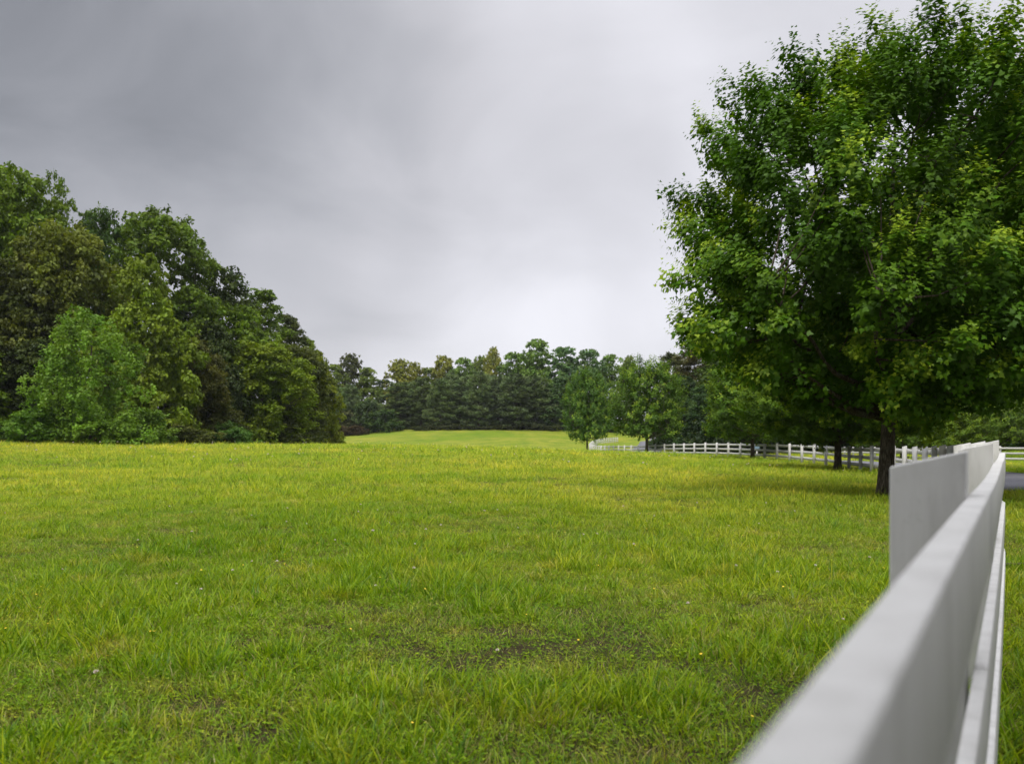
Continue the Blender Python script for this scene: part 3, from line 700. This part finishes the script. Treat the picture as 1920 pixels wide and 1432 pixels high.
for n_, (px, Y, ty, wp) in enumerate([(655, 176, 708, 60), (700, 180, 735, 50), (750, 178, 712, 60), (790, 176, 702, 62), (826, 175, 700, 62), (862, 176, 690, 62), (898, 174, 696, 62), (934, 175, 692, 64), (968, 174, 690, 66), (1002, 173, 696, 68), (1036, 175, 712, 60),
                          (768, 184, 700, 50), (846, 184, 694, 50), (916, 184, 688, 52), (986, 182, 684, 54)]):
    ty += rng.uniform(0, 22); wp *= rng.uniform(.85, 1.2); Y += rng.uniform(-2, 3)
    labs = ['dark pine just right of the left wood, before the distant trees', 'small dark pine in the notch of the distant treeline', 'dark pine right of the green hillside bushes',
            'leftmost tall pine of the close pine rank on the hilltop', 'second pine of the close rank on the hilltop', 'third pine of the hilltop rank, slightly taller', 'fourth pine of the hilltop rank',
            'fifth pine of the hilltop rank, near its middle', 'sixth pine of the hilltop rank, under the slender olive tree', 'pine in the hilltop rank below the highest dome', 'last pine of the hilltop rank, left of the compact round maple']
    lab = labs[n_] if n_ < 11 else 'dark pine half hidden in the second rank, ' + ['leftmost', 'second from left', 'third from left', 'rightmost'][n_-11] + ' behind the hilltop pines'
    colr = tuple(np.array(PI)*rng.uniform(.85, 1.25)*np.array([1.0, 1.0, rng.uniform(.9, 1.2)]))
    tree('pine1' if n_ % 2 else 'pine2', 'pine_tree', px, Y, ty, wp*1.25, colr, lab, group=PG)
for px, Y, ty, wp, colr, lab in [(690, 172, 750, 70, (.052, .088, .026), 'grey-green bush tree below the notch of the distant treeline'), (722, 171, 768, 80, (.04, .08, .014), 'round green bush on the left slope of the far hill'),
                            (652, 170, 772, 55, (.055, .06, .022), 'dull olive thicket at the left foot of the far hill'), (668, 166, 798, 50, (.06, .035, .022), 'reddish brown thicket at the left foot of the far hill'), (640, 164, 798, 40, (.07, .045, .025), 'brown brushy thicket beside the end of the left wood')]:
    tree('bush1', 'bush', px, Y, ty, wp, colr, lab, 'bush', 'bushes on the far hill')
for q in range(9):
    px = 790+q*31
    tree('bush2', 'bush', px, 171, 794+rng.uniform(-3, 3), 46, (.045, .055, .02), 'low scrub tuft on the hilltop, ' + ['first', 'second', 'third', 'fourth', 'fifth', 'sixth', 'seventh', 'eighth', 'last'][q] + ' from the left under the pine rank', 'bush', 'low scrub under the hilltop pines')

# ---- backdrop wood on the right behind the lane
RG = 'trees of the wood behind the lane'
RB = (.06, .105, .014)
for k_, px, Y, ty, wp, colr, lab in [
    ('pine1', 1262, 112, 662, 110, (.10, .12, .05), 'ragged dark pine rising just right of the spreading young maple'),
    ('pine2', 1318, 106, 632, 150, (.12, .115, .05), 'brownish pine behind the lower left branches of the large maple'),
    ('full1', 1330, 92, 720, 110, (.040, .088, .022), 'dark green tree behind the fence between the young and pale maples'),
    ('full2', 1282, 100, 705, 110, (.036, .070, .018), 'dark tree right behind the spreading young maple'),
    ('oak3', 1385, 98, 625, 170, RB, 'dark wood tree behind the pale green maple'),
    ('oak1', 1460, 92, 600, 170, RB, 'dark wood tree between the pale maple and the second maple'),
    ('oak2', 1530, 96, 590, 170, RB, 'dark wood tree left of the trunk of the second maple'),
    ('oak3', 1610, 90, 600, 180, RB, 'dark wood tree seen between the two nearest trunks'),
    ('oak1', 1700, 92, 590, 190, RB, 'dark wood tree behind the trunk of the large maple'),
    ('oak2', 1790, 88, 560, 190, RB, 'dark wood tree above the nearest fence posts'),
    ('oak3', 1880, 86, 560, 190, (.036, .072, .014), 'dark wood tree above the fence on the other side of the lane'),
    ('oak1', 1970, 84, 540, 190, RB, 'dark wood tree at the right edge of the photo')]:
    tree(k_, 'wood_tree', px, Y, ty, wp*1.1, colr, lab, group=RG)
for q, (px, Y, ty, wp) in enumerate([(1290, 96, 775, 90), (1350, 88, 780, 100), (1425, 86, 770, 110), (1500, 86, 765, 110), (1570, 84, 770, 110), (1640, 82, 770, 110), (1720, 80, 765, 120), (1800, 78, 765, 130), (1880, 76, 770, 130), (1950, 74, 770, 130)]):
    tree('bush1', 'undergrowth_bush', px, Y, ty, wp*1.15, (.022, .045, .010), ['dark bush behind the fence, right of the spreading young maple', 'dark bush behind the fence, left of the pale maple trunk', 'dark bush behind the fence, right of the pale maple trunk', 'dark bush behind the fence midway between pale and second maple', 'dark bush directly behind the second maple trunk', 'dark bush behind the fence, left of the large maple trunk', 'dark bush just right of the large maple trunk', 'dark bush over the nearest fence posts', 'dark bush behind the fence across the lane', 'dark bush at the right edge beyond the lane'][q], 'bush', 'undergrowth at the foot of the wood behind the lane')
for px, Y, ty, wp, colr, lab in [(1690, 58, 735, 150, (.11, .19, .02), 'light green small tree seen over the fence right of the large maple trunk'),
                                 (1790, 60, 745, 130, (.10, .17, .012), 'yellow-green small tree just above the nearest fence posts'),
                                 (1872, 62, 720, 120, (.11, .18, .02), 'light green small tree above the fence beyond the lane')]:
    tree('maple_s2', 'small_tree', px, Y, ty, wp, colr, lab, group='small trees beyond the lane')

# ------------------------------------------------------------------ small roadside things
sx, sy_ = (1419-960)/F*66, 66; sz = gz1(sx, sy_)
sg = empty('sign_panel', (sx, sy_, sz)); tag(sg, 'small blue-grey panel on a white post behind the fence beside the pale maple trunk', 'sign')
V, Fq = box8([(-.05, -.05, -.2), (.05, -.05, -.2), (.05, .05, -.2), (-.05, .05, -.2), (-.05, -.05, .85), (.05, -.05, .85), (.05, .05, .85), (-.05, .05, .85)]); obj('post', mesh('post', V, Fq, M_paint), sg)
V, Fq = box8([(-.2, -.075, .72), (.2, -.075, .72), (.2, -.052, .72), (-.2, -.052, .72), (-.2, -.075, 1.1), (.2, -.075, 1.1), (.2, -.052, 1.1), (-.2, -.052, 1.1)]); po = obj('panel', mesh('panel', V, Fq, M_blue), sg); bevel_obj(po, .004)
stx, sty = 3.15, 5.05
V, Fq = tube(np.array([(-.30, .02, .02), (-.15, 0, .035), (0, .02, .03), (.18, 0, .04), (.34, .03, .02)]), [.006, .011, .012, .010, .005], 7, .1)
st = obj('fallen_stick', mesh('fallen_stick', V, Fq, M_stick, smooth=True)); st.location = (4.08, 6.5, gz1(4.08, 6.5)+.03); tag(st, 'dark dead stick lying in the verge right of the near fence', 'stick')

# ------------------------------------------------------------------ grass
def tuft(seed, n, rad, h0, h1, wid, lean, dry=.12, clover=0, tall=0):
    g = np.random.default_rng(seed)
    r = rad*np.sqrt(g.uniform(0, 1, n)); az = g.uniform(0, 2*np.pi, n); p0 = np.stack([r*np.cos(az), r*np.sin(az), np.full(n, -.01)], 1)
    h = g.uniform(h0, h1, n)*(1-.3*r/rad)
    if tall: h[:tall] *= g.uniform(1.4, 1.9, tall)
    la = az + g.normal(0, .9, n); ld = np.stack([np.cos(la), np.sin(la), np.zeros(n)], 1); le = lean*g.uniform(.2, 1.5, n)
    cv = g.uniform(.2, 1.1, n); w = wid*g.uniform(.6, 1.4, n); fa = g.uniform(0, 2*np.pi, n); sd = np.stack([np.cos(fa), np.sin(fa), np.zeros(n)], 1)
    ss = np.array([0, .4, .75, 1.0]); V = []
    for s, wf in zip(ss, (1, .85, .5, 0)):
        c = p0 + np.array([0, 0, 1])*(h*(s - .32*cv*s**3))[:, None] + ld*(h*(le*s + cv*.55*s*s))[:, None]
        if wf > 0: V += [c - sd*(w*wf/2)[:, None], c + sd*(w*wf/2)[:, None]]
        else: V += [c]
    V = np.stack(V, 1); k = V.shape[1]
    o = (np.arange(n)*k)[:, None]
    Fq = (np.array([[0, 1, 3, 2], [2, 3, 5, 4]])[None]+o[:, None]).reshape(-1, 4); Ft = np.array([[4, 5, 6]]) + o
    tint = g.uniform(0, 1, n); dr = (g.uniform(0, 1, n) < dry)*g.uniform(.4, .9, n)
    V = V.reshape(-1, 3); ti = np.repeat(tint, k); di = np.repeat(dr, k)
    Fl = [Fq, Ft]
    if clover:
        q = clover; r = rad*1.2*np.sqrt(g.uniform(0, 1, q)); a2 = g.uniform(0, 6.28, q)
        cp_ = np.stack([r*np.cos(a2), r*np.sin(a2), g.uniform(.015, max(h0*1.1, .03), q)], 1)
        m = np.repeat(np.arange(q), 3); an = np.tile([0, 2.09, 4.19], q) + g.uniform(0, 6, q)[m]
        ax = np.stack([np.cos(an), np.sin(an), g.uniform(-.2, .3, len(m))], 1)
        T = np.array([(0, 0), (.5, .5), (.3, 1), (-.3, 1), (-.5, .5)])
        V2, F2 = leaves(cp_[m], ax, np.repeat([[0, 0, 1.]], len(m), 0)+g.normal(0, .2, (len(m), 3)), g.uniform(.006, .011, len(m)), T, np.array([[0, 1, 2, 3, 4]]), .1)
        Fl.append(F2+len(V)); V = np.concatenate([V, V2]); ti = np.concatenate([ti, np.repeat(g.uniform(.1, .7, q)[m], 5)]); di = np.concatenate([di, np.zeros(len(V2))])
    return mesh('tuft', V, Fl, M_blade, {'tint': ti, 'dry': di})
src = bpy.data.collections.new('grass_sources')
specs = [dict(n=46, rad=.10, h0=.05, h1=.11, wid=.0042, lean=.35, dry=.2), dict(n=40, rad=.11, h0=.05, h1=.10, wid=.0045, lean=.5, dry=.32),
         dict(n=34, rad=.09, h0=.07, h1=.14, wid=.0055, lean=.3, tall=3), dict(n=30, rad=.08, h0=.08, h1=.17, wid=.0065, lean=.4, tall=3, dry=.05),
         dict(n=26, rad=.11, h0=.04, h1=.09, wid=.004, lean=.7, dry=.45), dict(n=34, rad=.10, h0=.03, h1=.08, wid=.0038, lean=.6, clover=24),
         dict(n=34, rad=.12, h0=.035, h1=.09, wid=.0038, lean=.5, clover=34), dict(n=50, rad=.12, h0=.04, h1=.09, wid=.0036, lean=.45, dry=.1),
         dict(n=44, rad=.13, h0=.025, h1=.06, wid=.0035, lean=.9, dry=.6),
         dict(n=60, rad=.15, h0=.012, h1=.05, wid=.0034, lean=1.6, dry=.7, clover=16)]
for q, s_ in enumerate(specs):
    o = bpy.data.objects.new('tuft_%02d' % q, tuft(50+q, **s_)); src.objects.link(o)
def inst_group(name, coll_or_obj, npick):
    ng = bpy.data.node_groups.new(name, 'GeometryNodeTree')
    ng.interface.new_socket('Geometry', in_out='INPUT', socket_type='NodeSocketGeometry'); ng.interface.new_socket('Geometry', in_out='OUTPUT', socket_type='NodeSocketGeometry')
    gi = ng.nodes.new('NodeGroupInput'); go = ng.nodes.new('NodeGroupOutput')
    ci = ng.nodes.new('GeometryNodeCollectionInfo'); ci.inputs['Collection'].default_value = coll_or_obj
    ci.inputs['Separate Children'].default_value = True; ci.inputs['Reset Children'].default_value = True
    ip = ng.nodes.new('GeometryNodeInstanceOnPoints'); ip.inputs['Pick Instance'].default_value = True
    def att(nm, typ):
        a = ng.nodes.new('GeometryNodeInputNamedAttribute'); a.data_type = typ; a.inputs['Name'].default_value = nm; return a.outputs[0]
    L(ng, gi.outputs[0], ip.inputs['Points']); L(ng, ci.outputs[0], ip.inputs['Instance'])
    L(ng, att('pick', 'INT'), ip.inputs['Instance Index'])
    e = ng.nodes.new('FunctionNodeEulerToRotation'); L(ng, att('rot', 'FLOAT_VECTOR'), e.inputs[0]); L(ng, e.outputs[0], ip.inputs['Rotation'])
    L(ng, att('scl', 'FLOAT_VECTOR'), ip.inputs['Scale']); L(ng, ip.outputs[0], go.inputs[0])
    return ng
def scatter(name, pts, pick, rot, scl, ng, label, cat):
    me = bpy.data.meshes.new(name); me.vertices.add(len(pts)); me.vertices.foreach_set('co', pts.astype(np.float32).ravel())
    a = me.attributes.new('pick', 'INT', 'POINT'); a.data.foreach_set('value', pick.astype(np.int32))
    a = me.attributes.new('rot', 'FLOAT_VECTOR', 'POINT'); a.data.foreach_set('vector', rot.astype(np.float32).ravel())
    a = me.attributes.new('scl', 'FLOAT_VECTOR', 'POINT'); a.data.foreach_set('vector', scl.astype(np.float32).ravel())
    o = obj(name, me); m = o.modifiers.new('scatter', 'NODES'); m.node_group = ng
    return tag(o, label, cat, kind='stuff')
# cheap smooth value noise in world space for patchiness
class VN:
    def __init__(s, seed, cell): g = np.random.default_rng(seed); s.t = g.uniform(0, 1, (256, 256)); s.c = cell
    def __call__(s, x, y):
        x = x/s.c+1000; y = y/s.c+1000; xi = np.floor(x).astype(int); yi = np.floor(y).astype(int); fx_ = x-xi; fy_ = y-yi
        fx_ = fx_*fx_*(3-2*fx_); fy_ = fy_*fy_*(3-2*fy_); t = s.t
        a = t[xi % 256, yi % 256]; b = t[(xi+1) % 256, yi % 256]; c_ = t[xi % 256, (yi+1) % 256]; d = t[(xi+1) % 256, (yi+1) % 256]
        return (a*(1-fx_)+b*fx_)*(1-fy_) + (c_*(1-fx_)+d*fx_)*fy_
nA, nB, nC = VN(1, .55), VN(2, 2.4), VN(3, .17)
PT, PK, RO, SC = [], [], [], []
road_tree = rc
def zone(y0, y1, dens, s0, s1, seed, slope=.72, thatch=False):
    g = np.random.default_rng(seed)
    hw_ = slope*y1 + 1.2; area = (y1-y0)*2*hw_; n = int(area*dens)
    x = g.uniform(-hw_, hw_, n); y = g.uniform(y0, y1, n)
    k = np.abs(x) < slope*y + 1.2; x, y = x[k], y[k]
    # off the road and out of the wood
    dr_ = np.full(len(x), 9.0)
    for s in range(0, len(x), 4000): dr_[s:s+4000] = np.sqrt(((x[s:s+4000, None]-rc[None, ::2, 0])**2 + (y[s:s+4000, None]-rc[None, ::2, 1])**2)).min(1)
    k = dr_ > 2.08; x, y = x[k], y[k]
    a = nA(x, y); b = nB(x, y); c_ = nC(x, y)
    lush = .72*a + .28*b
    k = g.uniform(0, 1, len(x)) < (np.ones(len(x)) if thatch else np.clip((c_-.22)*4.0, .14, 1)); x, y, lush = x[k], y[k], lush[k]
    n = len(x); pick = np.where(lush > .56, g.choice([2, 3, 0, 2, 7], n), np.where(lush < .40, g.choice([4, 5, 8, 1, 0, 7, 8, 4], n), g.choice([0, 1, 7, 5, 2], n)))
    if thatch: pick = g.choice([8, 9, 9, 4, 6], n)
    s = g.uniform(s0, s1, n)*(.84+.5*lush)
    PT.append(np.stack([x, y, gz(x, y)], 1)); PK.append(pick)
    RO.append(np.stack([g.normal(0, .1, n), g.normal(0, .1, n), g.uniform(0, 6.28, n)], 1))
    hz = np.minimum(1.0, 1.35/np.sqrt(max(s1, 1)))
    SC.append(np.stack([s, s, s*hz*g.uniform(.8, 1.2, n)], 1))
zone(1.0, 7, 340, .65, 1.05, 1)
zone(1.0, 7, 170, .6, 1.0, 11, thatch=True)
zone(7, 16, 80, .8, 1.2, 12, thatch=True)
zone(7, 14, 210, .7, 1.1, 2)
zone(14, 26, 80, 1.0, 1.5, 3)
zone(26, 48, 18, 1.5, 2.3, 4)
zone(48, 84, 5, 2.6, 4.0, 5)
NG = inst_group('scatter_tufts', src, len(specs))
scatter('grass', np.concatenate(PT), np.concatenate(PK), np.concatenate(RO), np.concatenate(SC), NG, 'uneven green meadow grass with dry and clovery patches', 'grass')
print('tufts', sum(len(p) for p in PT))

# flowers
src2 = bpy.data.collections.new('flower_sources')
g = np.random.default_rng(5)
d = sph(60, g); d[:, 2] = np.abs(d[:, 2])*1.0
Vc, Fc = leaves(d*.004+np.array([0, 0, .10]), d, np.roll(d, 1, 1), np.full(60, .009), QUAD, QUAD_F, .1)
Vs, Fs = tube(np.array([(0, 0, 0), (.004, 0, .05), (0, 0, .10)]), [.001, .001, .001], 4)
me = mesh('clover_head', np.concatenate([Vc, Vs]), [Fc, Fs+len(Vc)], M_petal); src2.objects.link(bpy.data.objects.new('flower_00', me))
me.materials.append(M_blade)
for p_ in range(len(Fc), len(Fc)+len(Fs)): me.polygons[p_].material_index = 1
an = np.arange(5)*2*np.pi/5; ax = np.stack([np.cos(an), np.sin(an), np.full(5, .25)], 1)
Vc, Fc = leaves(np.repeat([[0, 0, .09]], 5, 0), ax, np.repeat([[0, 0, 1.]], 5, 0), np.full(5, .007), QUAD*np.array([1.5, 1]), QUAD_F, .1)
me = mesh('yellow_flower', np.concatenate([Vc, Vs*np.array([1, 1, .9])]), [Fc, Fs+len(Vc)], M_yellow); src2.objects.link(bpy.data.objects.new('flower_01', me))
me.materials.append(M_blade)
for p_ in range(len(Fc), len(Fc)+len(Fs)): me.polygons[p_].material_index = 1
NG2 = inst_group('scatter_flowers', src2, 2)
def flowers(name, n, y0, y1, s0, s1, pk, seed, label):
    g = np.random.default_rng(seed); y = y0 + (y1-y0)*g.uniform(0, 1, n)**.8; x = g.uniform(-.66, .62, n)*y
    k = g.uniform(0, 1, n) < np.clip(nB(x, y)*1.6-.2, .1, 1); x, y = x[k], y[k]; n = len(x)
    s = g.uniform(s0, s1, n)
    scatter(name, np.stack([x, y, gz(x, y)], 1), np.full(n, pk), np.stack([g.normal(0, .2, n), g.normal(0, .2, n), g.uniform(0, 6, n)], 1), np.stack([s, s, s], 1), NG2, label, 'flowers')
flowers('clover_flowers', 90, 2.8, 12, .75, 1.1, 0, 1, 'pale pink clover heads dotted through the near grass')
flowers('clover_flowers', 300, 25, 76, 1.6, 3.6, 0, 2, 'tiny white flower specks scattered over the far crest of the meadow')
flowers('yellow_flowers', 380, 2.6, 14, .8, 1.2, 1, 3, 'tiny yellow flowers low in the near grass')

# ------------------------------------------------------------------ air
m, t = new_mat('air'); pv = N(t, 'ShaderNodeVolumePrincipled'); pv.inputs['Color'].default_value = (.86, .90, .95, 1); pv.inputs['Density'].default_value = .00013; pv.inputs['Anisotropy'].default_value = .2
o = N(t, 'ShaderNodeOutputMaterial'); L(t, pv.outputs[0], o.inputs['Volume'])
V, Fq = box8([(-190, -40, -8), (190, -40, -8), (190, 290, -8), (-190, 290, -8), (-190, -40, 38), (190, -40, 38), (190, 290, 38), (-190, 290, 38)])
hz_ = obj('haze', mesh('haze', V, Fq, m)); tag(hz_, 'thin damp air over the meadow softening the distant trees', 'haze', kind='stuff')
S.cycles.volume_bounces = 0
